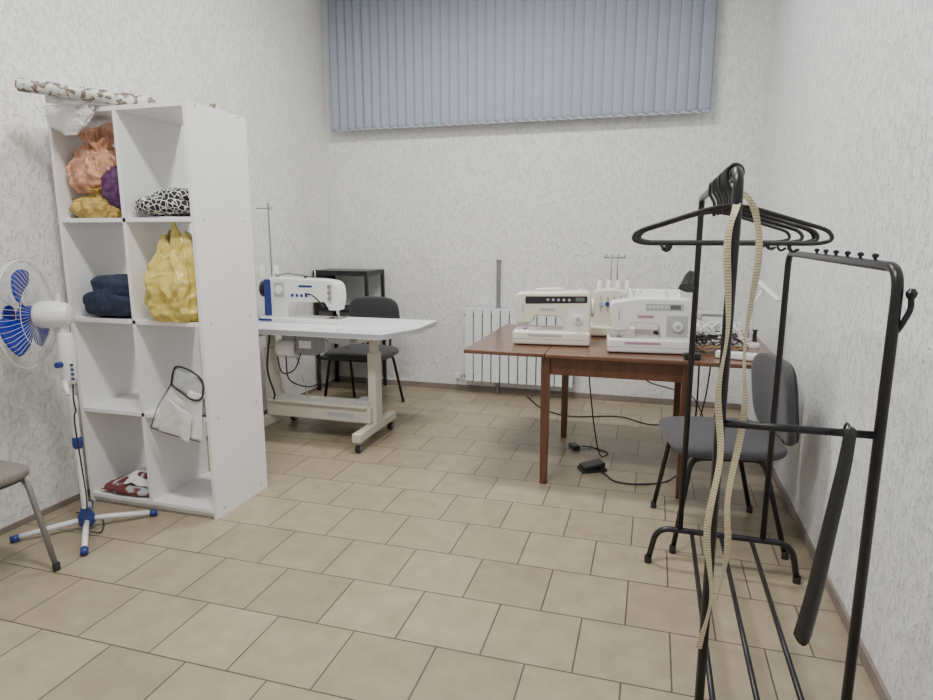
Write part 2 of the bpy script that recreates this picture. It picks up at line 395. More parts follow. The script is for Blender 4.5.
# ---------------------------------------------------------------- shelf
sx0,sx1,sy0,sy1,sh=-2.82,-2.02,2.445,2.875,1.985
s=group('cube_shelving_unit'); t=.02
bx(s,'side_left',sx0,sx0+t,sy0,sy1,0,sh,M['lam'],.001); bx(s,'side_right',sx1-t,sx1,sy0,sy1,0,sh,M['lam'],.001)
mx=(sx0+sx1)/2
bx(s,'divider',mx-t/2,mx+t/2,sy0,sy1,.05,sh-t,M['lam'],.001)
zl=[.03,.500,.970,1.46]
for i,z in enumerate(zl): bx(s,'shelf_%d'%(i+1),sx0+t,sx1-t,sy0,sy1,z,z+.02,M['lam'],.001)
bx(s,'top_board',sx0+t,sx1-t,sy0,sy1,sh-t,sh,M['lam'],.001)
bx(s,'plinth',sx0+t,sx1-t,sy0+.02,sy0+.036,0,.03,M['lam'],.001)
for i,z in enumerate(zl+[sh-.02]):
    for k,y in enumerate((sy0+.06,sy1-.06)): cyl(s,'screw_cap_%d_%d'%(i,k),(sx1,y,z+.01),(sx1+.0015,y,z+.01),.006,M['greyplastic'],n=12)
cz=[z+.02 for z in zl]
g=group('orange_plastic_bag')
bag(g,'bag_body',(-2.67,2.58,cz[3]+.12),.25,.24,.32,M['orangebag'],[(0,.7),(.15,.98),(.4,1.0),(.62,.75),(.76,.40),(.88,.55),(1,.8)],2,11,.10,.06,3)
bag(g,'inner_bag',(-2.60,2.53,cz[3]+.15),.16,.14,.22,M['orangebag'],[(0,.6),(.3,1.0),(.6,.8),(.8,.3),(1,.6)],7,9,.11,.08,2)
lump(g,'bag_contents',(-2.67,2.59,cz[3]+.22),(.19,.18,.17),M['contents'],71,.008,9)
g=group('purple_cloth_bundle'); lump(g,'bundle',(-2.515,2.57,cz[3]+.14),(.14,.2,.20),M['purple'],6,.012,8)
g=group('mustard_plastic_bag')
bag(g,'bag_body',(-2.645,2.575,cz[3]),.29,.25,.14,M['olivebag'],[(0,.85),(.3,1.0),(.6,.9),(.85,.5),(1,.25)],8,12,.08,.0,2)
bag(g,'bag_knot',(-2.60,2.50,cz[3]+.085),.10,.09,.06,M['olivebag'],[(0,.5),(.4,.35),(1,.9)],9,8,.15,.1,2)
lump(g,'bag_contents',(-2.645,2.58,cz[3]+.055),(.22,.18,.08),M['contents'],73,.005,9)
g=group('patterned_cloth_bundle')
def prof_c(p): return Vector((p.x,p.y,max(p.z,-.05)))
lump(g,'folded_cloth',(-2.225,2.55,cz[3]+.058),(.33,.24,.10),M['pattern'],9,.007,6,prof_c)
lump(g,'upper_fold',(-2.165,2.55,cz[3]+.10),(.24,.2,.07),M['pattern'],12,.006,6)
g=group('folded_jeans')
def prof_j(p): return Vector((p.x,p.y,max(p.z,-.062)))
lump(g,'lower_fold',(-2.60,2.60,cz[2]+.067),(.33,.30,.12),M['denim'],13,.007,6,prof_j,e=.45)
lump(g,'upper_fold',(-2.575,2.60,cz[2]+.15),(.29,.27,.10),M['denim'],17,.008,6,rot=(0,R(5),0),e=.45)
lump(g,'draped_leg',(-2.64,2.49,cz[2]+.085),(.22,.07,.11),M['denim'],19,.007,6,rot=(0,R(-14),0),e=.5)
g=group('yellow_plastic_bag')
bag(g,'bag_body',(-2.205,2.545,cz[2]),.31,.27,.38,M['yellowbag'],[(0,.82),(.12,1.0),(.45,1.0),(.7,.8),(.88,.58),(1,.40)],21,7,.10,.14,2,(.015,-.01),.3,.8)
bag(g,'handle_left',(-2.25,2.50,cz[2]+.26),.11,.05,.15,M['yellowbag'],[(0,1),(.5,.7),(1,.2)],24,4,.10,.0,2,(.0,0),0,.5)
bag(g,'handle_right',(-2.155,2.50,cz[2]+.27),.12,.05,.20,M['yellowbag'],[(0,1),(.5,.65),(1,.10)],27,4,.10,.0,2,(-.03,0),0,.5)
lump(g,'bag_contents',(-2.205,2.55,cz[2]+.13),(.23,.20,.22),M['contents'],75,.008,8)
def sheet(g,name,c,m,nx=20,nz=20,amp=.012,seed=1,th=.004):
    a,b,cc,d=[Vector(q) for q in c]; V=[];F=[]
    nrm=(b-a).cross(d-a).normalized()
    for j in range(nz+1):
        for i in range(nx+1):
            u=i/nx;v=j/nz; p=(a*(1-u)+b*u)*(1-v)+(d*(1-u)+cc*u)*v
            p=p+nrm*amp*(noise.noise(p*9+Vector((seed,0,0)))+.5*noise.noise(p*22))*math.sin(math.pi*u)**.5; V.append(p)
    for j in range(nz):
        for i in range(nx): F.append((j*(nx+1)+i,j*(nx+1)+i+1,(j+1)*(nx+1)+i+1,(j+1)*(nx+1)+i))
    o=mkobj(g,name,V,F,m); so=o.modifiers.new('s','SOLIDIFY'); so.thickness=th; so.offset=0; return o
g=group('black_trimmed_white_apron')
bl_,br_,tr_,tl_=(-2.355,2.425,.455),(-2.055,2.415,.415),(-2.045,2.435,.645),(-2.215,2.435,.695)
sheet(g,'front_panel',[bl_,br_,tr_,tl_],M['whitecloth'],seed=3,amp=.015)
sheet(g,'upper_mesh_panel',[(-2.215,2.432,.68),(-2.05,2.428,.61),(-2.045,2.45,.71),(-2.185,2.44,.77)],M['greyplastic'],seed=8,amp=.008)
sheet(g,'second_layer',[(-2.30,2.412,.45),(-2.12,2.405,.405),(-2.09,2.405,.54),(-2.22,2.41,.62)],M['whitecloth'],seed=11,amp=.014)
tube(g,'trim_upper',catmull([(-2.215,2.428,.685),(-2.2,2.436,.755),(-2.17,2.438,.775),(-2.09,2.44,.75),(-2.045,2.445,.70),(-2.045,2.43,.63),(-2.09,2.42,.62),(-2.16,2.422,.655),(-2.215,2.428,.685)],6),.005,M['blackplastic'])
tube(g,'trim_lower',catmull([(-2.355,2.42,.458),(-2.28,2.415,.442),(-2.2,2.41,.432),(-2.055,2.408,.416)],6),.0022,M['blackplastic'])
tube(g,'trim_side',catmull([(-2.215,2.43,.69),(-2.30,2.422,.57),(-2.355,2.42,.458)],6),.0022,M['blackplastic'])
lump(g,'folded_part',(-2.18,2.56,cz[1]+.05),(.26,.22,.10),M['whitecloth'],31,.010,8,e=.6)
g=group('striped_cloth_pile')
def prof_s(p): return Vector((p.x,p.y,max(p.z,-.02)))
lump(g,'cloth_base',(-2.60,2.56,cz[0]+.024),(.34,.22,.04),M['redcloth'],41,.006,9,prof_s,e=.6)
z0=cz[0]
sheet(g,'fold_front',[(-2.77,2.46,z0+.012),(-2.44,2.46,z0+.02),(-2.43,2.56,z0+.12),(-2.66,2.57,z0+.07)],M['redcloth'],seed=4,amp=.035,nx=28,nz=28)
sheet(g,'fold_middle',[(-2.74,2.50,z0+.035),(-2.48,2.49,z0+.05),(-2.43,2.62,z0+.14),(-2.60,2.64,z0+.10)],M['whitecloth'],seed=7,amp=.035,nx=28,nz=28)
sheet(g,'fold_rear',[(-2.70,2.55,z0+.04),(-2.44,2.53,z0+.08),(-2.43,2.70,z0+.16),(-2.56,2.70,z0+.12)],M['denim'],seed=9,amp=.03,nx=28,nz=28)
g=group('printed_fabric_roll')
lathe(g,'outer_roll',(-2.70,2.215,sh+.062),(.40,.42,-.03),[(0,.026),(.002,.030),(.54,.030),(.542,.027)],M['paperroll'])
lathe(g,'cardboard_core',(-2.705,2.211,sh+.062),(.40,.42,-.03),[(0,.016),(.55,.016)],M['kraft'])
g=group('white_paper_roll')
lathe(g,'outer_roll',(-2.67,2.32,sh+.021),(.42,.36,0.0),[(0,.016),(.001,.0195),(.52,.0195),(.521,.016)],M['whiteroll'])
g=group('oilcloth_sheet_roll')
lathe(g,'outer_roll',(-2.50,2.76,sh+.018),(.62,-.10,0.0),[(0,.014),(.001,.016),(.46,.016),(.461,.014)],M['paperroll'])
g=group('white_plastic_bag')
bag(g,'hanging_part',(-2.655,2.42,sh-.125),.27,.05,.14,M['whitebag'],[(0,.25),(.35,.75),(.7,.95),(1,.9)],53,9,.10,.0,2)
lump(g,'bag_top',(-2.64,2.47,sh+.012),(.27,.16,.024),M['whitebag'],51,.004,14)
# ---------------------------------------------------------------- pedestal fan
fn=group('pedestal_fan',(-2.56,2.185,0))
for i in range(4):
    a=R(45+90*i); d=Vector((math.cos(a),math.sin(a),0))
    tube(fn,'base_leg_%d'%(i+1),[d*.02+Vector((0,0,.05)),d*.12+Vector((0,0,.042)),d*.28+Vector((0,0,.022))],.013,M['whiteplastic'],10)
    tube(fn,'foot_cap_%d'%(i+1),[d*.27+Vector((0,0,.021)),d*.305+Vector((0,0,.017))],.0165,M['darkblue'],10)
lathe(fn,'base_hub',(0,0,.02),(0,0,1),[(0,.025),(.01,.036),(.05,.036),(.075,.022),(.09,.02)],M['darkblue'])
cyl(fn,'lower_pole',(0,0,.1),(0,0,.62),.015,M['whiteplastic'])
lathe(fn,'height_collar',(0,0,.41),(0,0,1),[(0,.017),(.01,.022),(.045,.022),(.055,.017)],M['darkblue'])
cyl(fn,'upper_pole',(0,0,.6),(0,0,.9),.0115,M['whiteplastic'])
lathe(fn,'neck_collar',(0,0,.60),(0,0,1),[(0,.018),(.02,.022),(.06,.02)],M['whiteplastic'])
lathe(fn,'control_box',(0,0,.72),(0,0,1),[(0,.02),(.03,.034),(.12,.040),(.2,.038),(.24,.03)],M['whiteplastic'])
tube(fn,'pivot_lever',[(0,-.03,.74),(.03,-.05,.72),(.06,-.07,.69)],[.012,.012,.008],M['whiteplastic'])
cyl(fn,'tilt_knob',(0,-.03,.82),(0,-.06,.82),.014,M['darkblue'])
for i in range(4): cyl(fn,'speed_button_%d'%(i+1),(.03,-.015,.75+.022*i),(.042,-.018,.75+.022*i),.006,M['darkblue'],n=10)
hz=1.045
ax=Vector((-.90,-.40,0)).normalized()
H0=Vector((-.03,-.01,hz))
lathe(fn,'motor_housing',H0-ax*.075,ax,[(0,.02),(.012,.045),(.05,.060),(.09,.064),(.135,.062),(.15,.055)],M['whiteplastic'])
cyl(fn,'oscillation_knob',H0+Vector((0,0,.05))-ax*.02,H0+Vector((0,0,.095))-ax*.02,.01,M['whiteplastic'])
box(fn,'neck_bracket',(-.015,0,hz-.085),(.055,.045,.08),M['whiteplastic'],.01)
C=H0+ax*.12; u,v=ringframe(ax); paths=[]
Rg=.243
def circ(c,r,n=64): return [c+(u*math.cos(2*math.pi*k/n)+v*math.sin(2*math.pi*k/n))*r for k in range(n)]
paths.append((circ(C,Rg),.0045,True)); paths.append((circ(C+ax*.012,Rg),.0035,True))
for k in range(56):
    a=2*math.pi*k/56; d=u*math.cos(a)+v*math.sin(a)
    paths.append(([C-ax*.055+d*.06,C-ax*.055+d*.15,C-ax*.035+d*.21,C+d*Rg],.0007,False))
    paths.append(([C+ax*.075+d*.04,C+ax*.07+d*.15,C+ax*.045+d*.21,C+ax*.012+d*Rg],.0007,False))
paths.append((circ(C-ax*.053,.15),.0012,True)); paths.append((circ(C+ax*.07,.15),.0012,True))
multitube(fn,'wire_guard',paths,M['whiteplastic'],5)
lathe(fn,'guard_badge',C+ax*.072,ax,[(0,.045),(.008,.042)],M['blue'])
lathe(fn,'blade_hub',C-ax*.03,ax,[(0,.04),(.03,.042),(.06,.03),(.065,.0)],M['blue'])
for b in range(3):
    V=[];F=[];a0=2*math.pi*b/3+.15; nr=8;na=8
    for i in range(nr+1):
        r=.035+(.205-.035)*i/nr
        wid=(.65+1.05*math.sin(math.pi*min(1,(i/nr)*.75+.12)))*.84
        for j in range(na+1):
            tt=j/na-.5; a=a0+tt*wid+.35*i/nr
            V.append(C+(u*math.cos(a)+v*math.sin(a))*r+ax*(tt*.045*(.5+.7*(1-i/nr))+.005))
    for i in range(nr):
        for j in range(na): F.append((i*(na+1)+j,(i+1)*(na+1)+j,(i+1)*(na+1)+j+1,i*(na+1)+j+1))
    o=mkobj(fn,'blade_%d'%(b+1),V,F,M['blue']); so=o.modifiers.new('s','SOLIDIFY'); so.thickness=.002
tube(fn,'power_cord',catmull([(.015,.0,.74),(.03,-.02,.66),(.035,-.02,.60),(.02,-.02,.55),(.015,-.005,.3),(.018,-.005,.12),(.05,-.06,.045),(.10,-.02,.006),(-.02,.10,.006),(-.2,.12,.006)],8),.0035,M['blackplastic'],8)
# ---------------------------------------------------------------- visitor chair
def chair(name,loc,rz,fab,leg,rr=.0115,bz=.70,bh=.33,sz=.0,sw=1.):
    c=group(name,loc,rz)
    pad(c,'seat_cushion',(0,0,.455+sz),(.47*sw,.44*sw,.068),fab,.55,.42,-.008)
    pad(c,'seat_underside',(0,0,.43+sz),(.44*sw,.41*sw,.03),M['blackplastic'],.4,.4)
    for sgn,l in ((-1,'left'),(1,'right')):
        x=.215*sgn
        tube(c,'side_frame_'+l,fillet([(x*1.1,-.23,.012),(x*.95,-.165,.412+sz),(x*.95,.14,.412+sz),(x*1.1,.25,.012)],.05),rr,leg)
        for k,y in enumerate((-.23,.25)): lathe(c,'foot_tip_%s_%d'%(l,k),(x*1.1,y,0),(0,0,1),[(0,.015),(.03,.015),(.035,.012)],M['blackplastic'],16)
        tube(c,'back_support_'+l,fillet([(x*.6,.05,.408+sz),(x*.6,.235,.408+sz),(x*.6,.275,bz+.04)],.07),rr*.9,leg)
    tube(c,'cross_bar_front',[(-.2,-.12,.408+sz),(.2,-.12,.408+sz)],rr*.9,leg)
    tube(c,'cross_bar_rear',[(-.2,.10,.408+sz),(.2,.10,.408+sz)],rr*.9,leg)
    pad(c,'backrest_cushion',(0,.25,bz),(.47,bh,.06),fab,.55,.5,.03,rot=(R(97),0,0))
    pad(c,'backrest_shell',(0,.272,bz),(.45,bh-.02,.035),M['blackplastic'],.45,.5,.03,rot=(R(97),0,0))
    return c
chair('visitor_chair',(.335,3.02,0),R(-80),M['greyfabric'],M['blackmetal'],bz=.67,bh=.38,sz=.025,sw=1.13)
chair('visitor_chair',(-2.235,4.56,0),R(-4),M['darkfabric'],M['blackmetal'],sz=.01,sw=1.10,bz=.715,bh=.36)
st=chair('visitor_chair',(-2.60,1.62,0),R(88),mat('taupe_fabric',(.20,.18,.16),.9,var=.2,vscale=100,bump=.4),M['greymetal'])
# ---------------------------------------------------------------- black storage rack in the corner
g=group('black_metal_rack',(-2.62,5.13,0))
rx,ry=.25,.17
for i,(x,y) in enumerate(((-rx,-ry),(rx,-ry),(rx,ry),(-rx,ry))): bx(g,'post_%d'%(i+1),x-.014,x+.014,y-.014,y+.014,0,1.09,M['blackmetal'],.002)
for j,z in enumerate((.30,.74,1.07)):
    h=.012 if j<2 else .022
    bx(g,'rail_front_%d'%j,-rx,rx,-ry-.01,-ry+.01,z-h,z+h,M['blackmetal']); bx(g,'rail_back_%d'%j,-rx,rx,ry-.01,ry+.01,z-h,z+h,M['blackmetal'])
    bx(g,'rail_left_%d'%j,-rx-.01,-rx+.01,-ry,ry,z-h,z+h,M['blackmetal']); bx(g,'rail_right_%d'%j,rx-.01,rx+.01,-ry,ry,z-h,z+h,M['blackmetal'])
bx(g,'lower_shelf',-rx,rx,-ry,ry,.30,.308,M['blackmetal'],0); bx(g,'upper_shelf',-rx,rx,-ry,ry,.74,.748,M['blackmetal'],0)
bx(g,'top_panel',-rx,rx,-ry,ry,1.085,1.092,M['blackmetal'],0)
bx(g,'side_panel',-rx-.002,-rx+.002,-ry,ry,.75,1.06,M['mesh'],0)
# ---------------------------------------------------------------- industrial sewing table
g=group('industrial_sewing_table')
tx0,tx1,ty0,ty1,tz=-2.72,-1.48,3.55,4.26,.79
poly=roundpoly([(tx0,ty0,.03),(tx1-.13,ty0,.03),(tx1,ty0+.30,.06),(tx1,ty1,.03),(tx0,ty1,.03)],.03)
extr(g,'table_top',poly,tz-.04,tz,M['lam'],.003,'xy')
extr(g,'table_edge_band',roundpoly([(tx0-.001,ty0-.001,.03),(tx1-.129,ty0-.001,.03),(tx1+.001,ty0+.30,.06),(tx1+.001,ty1+.001,.03),(tx0-.001,ty1+.001,.03)],.03),tz-.034,tz-.006,M['greyplastic'],0,'xy')
extr(g,'ruler_strip',[(tx1-.66,ty0+.02),(tx1-.15,ty0+.02),(tx1-.02,ty0+.31),(tx1-.06,ty0+.33),(tx1-.20,ty0+.10),(tx1-.66,ty0+.10)],tz,tz+.0012,M['ticks'],0,'xy')
for X,l in ((-1.78,'right'),(-2.58,'left')):
    bx(g,'foot_rail_'+l,X-.03,X+.03,3.50,4.10,.075,.135,M['greige'],.006)
    bx(g,'column_'+l,X-.03,X+.03,3.76,3.86,.13,.62,M['greige'],.006)
    bx(g,'column_insert_'+l,X-.02,X+.02,3.775,3.845,.6,.72,M['greige'],.003)
    bx(g,'top_bracket_'+l,X-.03,X+.03,3.62,4.12,.715,tz-.04,M['greige'],.004)
    for k,y in enumerate((3.54,4.06)):
        cyl(g,'caster_wheel_%s_%d'%(l,k),(X-.014,y,.03),(X+.014,y,.03),.03,M['blackplastic'])
        cyl(g,'caster_hub_%s_%d'%(l,k),(X-.018,y,.03),(X+.018,y,.03),.014,M['greymetal'])
        bx(g,'caster_fork_%s_%d'%(l,k),X-.022,X+.022,y-.02,y+.02,.055,.076,M['greymetal'],.003)
bx(g,'lower_beam',-2.58,-1.78,3.72,3.76,.14,.25,M['greige'],.006)
bx(g,'lower_beam_lip',-2.56,-1.80,3.70,3.88,.245,.262,M['greige'],.004)
bx(g,'beam_label',-2.10,-1.90,3.718,3.721,.175,.205,M['greyplastic'],0)
bx(g,'pedal_shelf',-2.40,-1.84,3.80,4.03,.11,.125,M['greige'],.004)
box(g,'treadle',(-2.15,3.93,.15),(.34,.2,.012),M['blackmetal'],.004,(R(12),0,0))
bx(g,'rubber_stop',-1.90,-1.80,3.74,3.86,.262,.29,M['greyplastic'],.003)
lathe(g,'motor',(-2.46,3.72,.63),(1,0,0),[(0,.03),(.01,.06),(.12,.065),(.15,.05)],M['whiteplastic'])
bx(g,'motor_bracket',-2.42,-2.32,3.70,3.80,.66,.75,M['greymetal'],.004)
bx(g,'control_box',-2.29,-2.14,3.66,3.80,.60,.75,M['greymetal'],.01)
bx(g,'control_box_label',-2.26,-2.17,3.657,3.66,.65,.70,M['whiteplastic'],0)
bx(g,'drawer',-2.02,-1.86,3.62,3.95,.70,.75,M['greyplastic'],.006)
tube(g,'treadle_rod',[(-2.34,3.74,.6),(-2.30,3.85,.17)],.006,M['chrome'])
tube(g,'motor_cable',catmull([(-2.16,3.70,.61),(-2.12,3.68,.45),(-2.2,3.68,.38),(-2.36,3.68,.42),(-2.38,3.68,.58)],8),.005,M['cable'],8)
tube(g,'motor_cable_loop',catmull([(-2.25,3.66,.61),(-2.30,3.65,.50),(-2.40,3.66,.47),(-2.44,3.67,.58)],8),.005,M['cable'],8)
tube(g,'hanging_cable',catmull([(-2.47,3.64,.74),(-2.49,3.62,.5),(-2.46,3.64,.33),(-2.48,3.66,.28)],8),.007,M['cable'],8)
tube(g,'knee_lifter',fillet([(-2.2,3.9,.745),(-2.2,3.9,.66),(-2.06,3.95,.66),(-2.06,3.98,.60)],.03),.006,M['chrome'])
g=group('industrial_sewing_machine',(-2.37,3.93,tz),0,1.04)
bx(g,'bed',-.30,.31,-.09,.09,0.0,.032,M['whiteplastic'],.006)
poly=roundpoly([(-.26,.02,.0),(-.10,.02,.0),(-.10,.09,.04),(-.07,.135,.03),(.19,.145,.03),(.205,.11,.01),(.285,.11,.01),(.30,.17,.03),(.29,.28,.05),(.18,.295,.03),(-.2,.305,.03),(-.27,.28,.04)],.02)
extr(g,'arm_casting',poly,-.06,.055,M['whiteplastic'],.014)
bx(g,'needle_head',.21,.285,-.05,.045,.09,.22,M['whiteplastic'],.008)
extr(g,'blue_end_panel',roundpoly([(-.272,.04),(-.215,.04),(-.215,.29),(-.265,.29)],.012),-.066,.06,M['darkblue'],.005)
bx(g,'blue_bed_trim',-.303,-.20,-.093,.092,.006,.024,M['darkblue'],.004)
bx(g,'rear_cover_plate',-.19,-.11,-.063,-.06,.17,.27,M['greyplastic'],.004)
cyl(g,'stitch_dial',(-.15,-.062,.22),(-.15,-.075,.22),.028,M['whiteplastic'])
bx(g,'brand_lettering',.0,.10,-.0615,-.06,.24,.255,M['darkblue'],0)
for i in range(4): bx(g,'warning_icon_%d'%i,-.06+.035*i,-.04+.035*i,-.0615,-.06,.175,.195,M['darkblue'],0)
lathe(g,'handwheel',(-.275,0,.22),(-1,0,0),[(0,.03),(.01,.055),(.035,.058),(.045,.03)],M['blackplastic'])
cyl(g,'needle_bar',(.25,0,.06),(.25,0,.11),.006,M['chrome']); cyl(g,'presser_bar',(.25,.02,.045),(.25,.02,.11),.005,M['chrome'])
box(g,'presser_foot',(.25,.01,.037),(.03,.05,.01),M['chrome'],.002)
bx(g,'needle_plate',.19,.30,-.06,.06,.032,.035,M['chrome'],.001)
for i in range(3): cyl(g,'tension_disc_%d'%(i+1),(.24,-.06,.25-.04*i),(.24,-.085,.25-.04*i),.014,M['chrome'])
tube(g,'thread_guide',[(.10,-.01,.29),(.10,-.01,.35)],.004,M['chrome'])
tube(g,'lamp_cable',catmull([(-.2,-.02,.30),(-.1,-.05,.33),(.0,-.03,.32),(.1,-.04,.31),(.2,-.05,.31)],6),.003,M['cable'],6)
tube(g,'lamp_arm',catmull([(.05,-.062,.20),(.12,-.09,.19),(.17,-.09,.15),(.19,-.07,.11)],6),.005,M['cable'],8)
cyl(g,'bobbin_winder',(-.2,.0,.30),(-.2,.0,.325),.014,M['chrome'])
cyl(g,'oil_cap',(.02,.0,.295),(.02,.0,.31),.012,M['blackplastic'])
g=group('thread_stand',(-2.70,4.05,tz))
cyl(g,'post',(0,0,0),(0,0,.84),.006,M['greymetal']); cyl(g,'flange',(0,0,0),(0,0,.012),.019,M['greymetal'])
tube(g,'upper_arm',[(-.10,0,.80),(.02,0,.80)],.004,M['greymetal'])
tube(g,'lower_arm',[(-.10,0,.28),(.04,0,.28)],.004,M['chrome'])
for i,x in enumerate((-.085,.035)):
    cyl(g,'spool_plate_%d'%i,(x,0,.28),(x,0,.286),.035,M['whiteplastic']); cyl(g,'spool_pin_%d'%i,(x,0,.286),(x,0,.40),.003,M['chrome'],n=8)
    lathe(g,'cone_spool_%d'%i,(x,0,.288),(0,0,1),[(0,.03),(.01,.032),(.09,.02),(.1,.012)],M['thread'])
tube(g,'eyelet',[Vector((.02+.012*math.cos(a),0,.80+.012*math.sin(a))) for a in [k*math.pi/6 for k in range(12)]],.002,M['greymetal'],6,True)
tube(g,'thread_line',[(.02,0,.80),(.36,-.1,.36)],.0007,M['cable'],4)
# ---------------------------------------------------------------- wooden table
g=group('wooden_extending_table')
wx0,wx1,wy0,wy1,wz=-1.0,.66,3.32,4.40,.765
cx=-.17
bx(g,'top_center',cx-.37,cx+.37,wy0,wy1,wz-.022,wz,M['wood'],.004)
bx(g,'leaf_left',wx0,cx-.372,wy0,wy1,wz-.022,wz,M['wood'],.004); bx(g,'leaf_right',cx+.372,wx1,wy0,wy1,wz-.022,wz,M['wood'],.004)
for i,(x,y) in enumerate(((-.54,3.38),(.20,3.38),(-.54,4.24),(.20,4.24))):
    o=box(g,'leg_%d'%(i+1),(x,y,(wz-.022)/2),(.05,.05,wz-.022),M['woodleg'],.004)
    for vv in o.data.vertices:
        if vv.co.z<0: vv.co.x*=.78; vv.co.y*=.78
bx(g,'apron_front',-.54,.20,3.37,3.39,wz-.125,wz-.022,M['woodleg']); bx(g,'apron_back',-.54,.20,4.23,4.25,wz-.125,wz-.022,M['woodleg'])
bx(g,'apron_left',-.55,-.53,3.38,4.24,wz-.125,wz-.022,M['woodleg']); bx(g,'apron_right',.19,.21,3.38,4.24,wz-.125,wz-.022,M['woodleg'])
for i,(a,b) in enumerate(((-.9,-.52),(.18,.55))): bx(g,'leaf_support_%d'%i,a,b,3.7,3.74,wz-.06,wz-.022,M['woodleg'])
# ---------------------------------------------------------------- domestic machines
def machine(name,loc,rz,body,panel,style=0,sc=1.):
    g=group(name,loc,rz,sc)
    W=.205
    bx(g,'base_tray',-W,W,-.085,.085,.004,.078,body,.012)
    for i,(x,y) in enumerate(((-.17,-.06),(.17,-.06),(-.17,.06),(.17,.06))): cyl(g,'rubber_foot_%d'%i,(x,y,0),(x,y,.006),.012,M['blackplastic'],n=12)
    bx(g,'base_seam',-W-.0005,W+.0005,-.0858,.0858,.034,.037,M['greyplastic'],0)
    if style==0: top=[(-.20,.278,.035),(.19,.290,.03),(W,.25,.03)]
    else: top=[(-.20,.262,.03),(-.05,.285,.03),(.195,.285,.02),(W,.26,.02)]
    poly=roundpoly([(W,.07,0),(.065,.07,0),(.06,.12,.02),(.045,.155,.03),(-.09,.160,.02),(-.10,.12,.01),(-.185,.115,.015)]+top,.01)
    extr(g,'arm_and_pillar',poly,-.068,.068,body,.016)
    if style==0:
        extr(g,'dark_panel',roundpoly([(-.14,.222),(.185,.232),(.185,.268),(-.14,.262)],.008),-.0715,-.066,panel,.002)
        for i in range(5): cyl(g,'stitch_button_%d'%(i+1),(-.02+.028*i,-.07,.246),(-.02+.028*i,-.0745,.246),.007,M['greyplastic'],n=12)
        bx(g,'display',.125,.17,-.073,-.071,.24,.26,M['screen'],0)
    else:
        bx(g,'dark_panel',-.02,.165,-.0705,-.066,.225,.262,panel,.003)
        bx(g,'display',.10,.15,-.0715,-.07,.232,.255,M['screen'],0)
        for i in range(5): cyl(g,'stitch_button_%d'%(i+1),(.0+.02*i,-.07,.243),(.0+.02*i,-.0735,.243),.005,M['whiteplastic'],n=12)
    bx(g,'name_plate',-.06,.02,-.0695,-.067,.185,.20,M['greyplastic'] if style==0 else M['pink'],0)
    bx(g,'stitch_chart',.085,.19,-.0695,-.067,.09,.20,M['whiteplastic'] if style==0 else M['greyplastic'],.002)
    cyl(g,'length_dial',(.14,-.069,.145),(.14,-.083,.145),.024,M['whiteplastic']); cyl(g,'dial_core',(.14,-.083,.145),(.14,-.088,.145),.012,M['greyplastic'])
    lathe(g,'handwheel',(W-.004,0,.20),(1,0,0),[(0,.03),(.006,.048),(.018,.05),(.024,.035)],body)
    bx(g,'needle_housing',-.178,-.115,-.05,.04,.108,.15,body,.006)
    cyl(g,'needle_bar',(-.145,-.01,.1),(-.145,-.01,.13),.005,M['chrome']); cyl(g,'needle',(-.145,-.01,.08),(-.145,-.01,.11),.0012,M['chrome'],n=8)
    cyl(g,'presser_bar',(-.145,.012,.09),(-.145,.012,.13),.005,M['chrome']); box(g,'presser_foot',(-.145,0,.086),(.025,.045,.006),M['chrome'],.001)
    bx(g,'needle_plate',-.195,-.06,-.06,.06,.078,.0805,M['chrome'],.001)
    bx(g,'tray_label',-.12,.06,-.0868,-.085,.05,.062,M['greyplastic'] if style==0 else M['pink'],0)
    bx(g,'thread_slot',-.155,-.148,-.0695,-.066,.17,.22,M['greyplastic'],0)
    cyl(g,'spool_pin',(.08,.02,.28),(.08,.02,.31 if style==0 else .32),.003,M['chrome'],n=8)
    cyl(g,'bobbin_winder',(.15,.02,.28),(.15,.02,.30),.01,M['whiteplastic'])
    if style==0:
        tube(g,'carry_handle',fillet([(-.09,.02,.27),(-.09,.02,.292),(.05,.02,.298),(.05,.02,.28)],.02),.007,body)
    else:
        box(g,'open_lid',(.03,.055,.30),(.26,.004,.05),body,.002,(R(-15),0,0))
        cyl(g,'thread_spool',(.08,.02,.285),(.08,.02,.315),.014,M['thread'])
        for k,x in enumerate((-.11,-.07)): tube(g,'tube_guide_%d'%k,catmull([(x,.01,.27),(x-.005,.01,.31),(x+.02,.01,.325),(x+.03,.01,.30)],5),.003,M['chrome'],6)
    return g
machine('sewing_machine',(-.555,3.66,wz),R(5),M['cream'],M['blackplastic'],0,1.09)
machine('sewing_machine',(-.01,3.55,wz),R(6),M['white2'],M['greyplastic'],1,1.05)
g=group('overlock_machine',(-.23,4.10,wz),R(5))
bx(g,'base',-.14,.14,-.12,.12,.004,.07,M['cream'],.012)
extr(g,'body',roundpoly([(-.13,.07),(-.02,.07),(0,.13),(.03,.07),(.14,.07),(.14,.26,.03),(.0,.30,.03),(-.13,.285,.03)],.01),-.10,.09,M['cream'],.012)
bx(g,'front_cover',-.12,.13,-.125,-.12,.015,.06,M['cream'],.004)
for i in range(4):
    bx(g,'tension_slot_%d'%i,-.085+.04*i,-.075+.04*i,-.1025,-.099,.16,.26,M['greyplastic'],0)
    lathe(g,'tension_dial_%d'%i,(-.08+.04*i,-.10,.21),(0,-1,0),[(0,.014),(.012,.014)],M['darkblue'] if i%2 else M['greyplastic'],16)
lathe(g,'handwheel',(.14,0,.16),(1,0,0),[(0,.04),(.01,.05),(.03,.05),(.035,.03)],M['cream'])
for k,x in enumerate((-.02,.02)): cyl(g,'telescopic_post_%d'%k,(x,.12,.05),(x,.12,.49),.005,M['greymetal'])
bx(g,'spool_tray',-.14,.14,.08,.16,.20,.215,M['cream'],.004)
